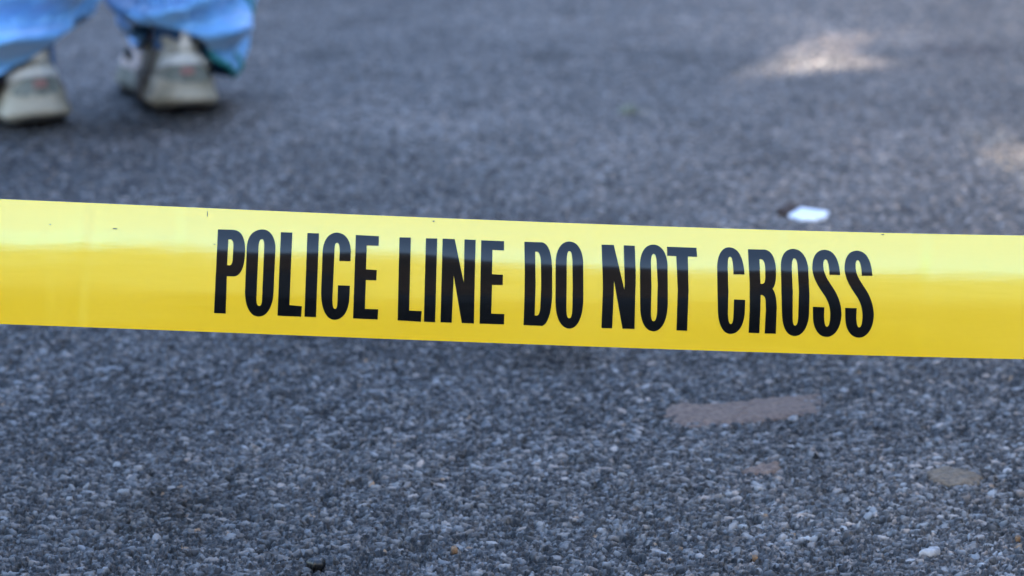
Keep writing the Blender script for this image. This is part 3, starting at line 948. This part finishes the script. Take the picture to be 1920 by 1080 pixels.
    # side overlays over the forefoot and laces
    for s_, t0_, t1_, mt_, nm_ in ((1, .40, .92, tan_m, 'forefoot_overlay'), (-1, .40, .92, tan_m, 'forefoot_overlay'), (1, .16, .39, mid_m, 'side_mesh'), (-1, .16, .39, mid_m, 'side_mesh')):
        vs_, fs_ = [], []
        for i in range(15):
            t = t0_ + (t1_ - t0_) * i / 14
            sec = ring_section(t, 28)
            idx = range(0, 9) if s_ == 1 else range(28, 19, -1)
            for k in idx:
                p = Vector(sec[k]); c_ = Vector((outline(t, sgn)[1], p.y, .03))
                d = (p - c_).normalized()
                vs_.append(p + d * .0022)
        for i in range(14):
            for k in range(8):
                fs_.append((i * 9 + k, i * 9 + k + 1, (i + 1) * 9 + k + 1, (i + 1) * 9 + k))
        o_ = mesh_obj(nm_, tr(vs_), fs_, mt_, sh_o)
        so = o_.modifiers.new('solid', 'SOLIDIFY'); so.thickness = .003; so.offset = 0
    for s_ in (1, -1):           # dark arch between heel and forefoot soles
        vs_, fs_ = [], []
        for i in range(11):
            t = .18 + .20 * i / 10
            w, shf = outline(t, sgn)
            for z_, gx_ in ((.0065, 1.0), (.014, 1.075), (.026, 1.06), (.0395, 1.0)):
                vs_.append((s_ * (w * gx_ + .0035) + shf, t * L_, z_))
        for i in range(10):
            for k in range(3):
                fs_.append((i * 4 + k, i * 4 + k + 1, (i + 1) * 4 + k + 1, (i + 1) * 4 + k))
        o_ = mesh_obj('sole_arch', tr(vs_), fs_, mid_m, sh_o)
        so = o_.modifiers.new('solid', 'SOLIDIFY'); so.thickness = .003; so.offset = 0
    for s_ in (1, -1):           # dark mesh vents
        w, shf = outline(.62, sgn)
        ellipsoid('vent', tuple(M @ Vector((shf + s_ * w * .86, .60 * L_, .047))), (.005, .018, .009), lin_m, sh_o, 14, 8, rotz=ang)
    for k in range(5):
        t = .40 + .055 * k
        w, shf = outline(t, sgn)
        hz = float(np.interp(t, [.32, .45, .60, .75], [.083, .080, .064, .052]))
        ellipsoid('lace', tuple(M @ Vector((shf, t * L_, hz))), (.022, .004, .0035), tab_m, sh_o, 14, 8, rotz=ang)


make_shoe(HEEL_R, ANG_R, 1)
make_shoe(HEEL_L, ANG_L, -1)

# ------------------------------------------------------------------ small things lying on the road


def slab(name, poly, thick, mat, label, cat, crump=0.0, group=None, seed=1, n_in=5, lift=.001, smooth=True, sink=0.0, fine=None):
    """poly in photo pixels on the ground; a lumpy thin slab with irregular rim"""
    g = [Vector((*ground(px, py), 0)) for px, py in poly]
    c_ = sum(g, Vector()) / len(g)
    # resample rim
    rim_ = []
    for i in range(len(g)):
        a, b__ = g[i], g[(i + 1) % len(g)]
        for k in range(12):
            rim_.append(a.lerp(b__, k / 12))
    size = max((p - c_).length for p in g)
    xs_ = np.array([p.x for p in rim_]); ys_ = np.array([p.y for p in rim_])
    j = (fbm(xs_, ys_, size * .18, seed, 3) - .5) * .25
    rim_ = [c_ + (p - c_) * (1 + float(j[i])) for i, p in enumerate(rim_)]
    vs_, fs_ = [], []
    m = len(rim_)
    for side in (1, 0):
        for k in range(n_in + 1):
            s = 1 - k / (n_in + .0001) * .97
            for p in rim_:
                q_ = c_ + (p - c_) * s
                hN = float(fbm(np.array([q_.x]), np.array([q_.y]), fine or max(size * .25, .0015), seed + 9, 3)[0])
                z_ = lift + crump * (hN - .3) + ((thick * (1 - (s ** 6)) - sink * s ** 5) if side else -.004)
                if side and k == 0: z_ = lift + crump * (hN - .3) - sink
                vs_.append((q_.x, q_.y, z_))
    for side in (0, 1):
        o_ = side * (n_in + 1) * m
        for k in range(n_in):
            for i in range(m):
                f_ = (o_ + k * m + i, o_ + k * m + (i + 1) % m, o_ + (k + 1) * m + (i + 1) % m, o_ + (k + 1) * m + i)
                fs_.append(f_ if side == 0 else f_[::-1])
        cap = tuple(o_ + n_in * m + i for i in range(m))
        fs_.append(cap if side == 0 else cap[::-1])
    o2 = (n_in + 1) * m
    for i in range(m):
        fs_.append((i, o2 + i, o2 + (i + 1) % m, (i + 1) % m))
    o_ = mesh_obj(name, vs_, fs_, mat, smooth=smooth)
    tag(o_, label, cat, group)
    return o_


def mottled(name, c1, c2, sc=260, rough=.75, bump=.6):
    return noise_color(new_mat(name, rough=rough), c1, c2, sc, detail=6, bump=bump, bump_scale=700, bump_dist=.0008)


smear = mottled('dried_mud', (.080, .050, .038), (.165, .108, .080))
smear2 = mottled('dried_mud_pale', (.08, .057, .038), (.165, .120, .080))
slab('mud_smear', [(1236, 762), (1262, 754), (1310, 758), (1370, 752), (1440, 742), (1500, 736), (1545, 734), (1548, 760), (1520, 772), (1460, 782), (1380, 790), (1300, 798), (1240, 790)],
     .0008, smear, 'long pinkish brown mud smear on the asphalt below the word CROSS', 'mud smear', .0034, seed=4, lift=-.0006, sink=.0024, fine=.006, n_in=20)
slab('mud_smear', [(1388, 880), (1430, 868), (1462, 862), (1466, 880), (1440, 890), (1405, 889)],
     .0007, smear, 'small pinkish mud smear on the asphalt between the long smear and the pale oval one', 'mud smear', .0028, seed=14, lift=-.0001, sink=.0020, fine=.005, n_in=14)
slab('mud_smear', [(1735, 882), (1765, 872), (1815, 878), (1843, 892), (1830, 906), (1790, 906), (1742, 898)],
     .0008, smear2, 'pale tan oval mud smear at the right of the asphalt foreground', 'mud smear', .0034, seed=24, lift=-.0003, sink=.0024, fine=.006, n_in=14)
paper = noise_color(new_mat('paper', rough=.7), (.72, .72, .78), (.80, .80, .84), 40)
slab('paper_scrap', [(1480, 405), (1499, 393), (1522, 396), (1553, 399), (1549, 409), (1530, 414), (1500, 412)],
     .0012, paper, 'white scrap of paper lying on the road just above the tape', 'paper scrap', .0035, seed=31, lift=.001)
dark_patch_m = mottled('dark_patch', (.035, .022, .018), (.06, .035, .025))  # dark brown patch beside the paper scrap
slab('dark_patch', [(1456, 402), (1470, 392), (1490, 388), (1494, 394), (1478, 404)], .003, dark_patch_m,
     'dark brown patch against the white paper scrap', 'leaf', .006, seed=41, lift=.002)
blk = new_mat('black_rubber_chip', (.008, .008, .009), .35)
slab('rubber_chip', [(574, 1062), (583, 1058), (600, 1058), (610, 1060), (604, 1066), (588, 1067)], .0018, blk,
     'small black rubber chip on the asphalt near the bottom edge', 'rubber chip', .001, seed=51, lift=.0030)
palem = mottled('pale_stone', (.20, .195, .20), (.34, .33, .33), rough=.5)
slab('stone_chip', [(1722, 1040), (1738, 1035), (1749, 1030), (1761, 1031), (1763, 1037), (1750, 1041)], .0016, palem,
     'pale pinkish grey stone chip with a pointed tail, bottom right of the asphalt', 'stone chip', .001, seed=61, lift=.0012)
orange = mottled('orange_bit', (.10, .055, .03), (.18, .10, .045))
slab('leaf_fragment', [(1410, 1047), (1419, 1046), (1421, 1050), (1412, 1051)], .0006, orange,
     'tiny orange leaf fragment on the asphalt left of the pale stone chip', 'leaf fragment', .001, seed=71, lift=.0015)
slab('leaf_fragment', [(1903, 1010), (1912, 1009), (1914, 1013), (1906, 1014)], .0006, orange,
     'tiny orange leaf fragment at the far right edge of the asphalt foreground', 'leaf fragment', .001, seed=81, lift=.0015)
slab('leaf_fragment', [(846, 1030), (854, 1028), (858, 1034), (848, 1036)], .0006, orange,
     'tiny rust orange leaf fragment on the asphalt near the bottom centre', 'leaf fragment', .001, seed=91, lift=.0015)
slab('pebble', [(1160, 206), (1175, 200), (1192, 203), (1194, 210), (1176, 214), (1162, 212)], .004,
     mottled('olive_stone', (.09, .10, .07), (.14, .14, .10)), 'blurred olive grey pebble on the road beyond the tape', 'pebble', .003, seed=101, lift=.001)
print('script done')
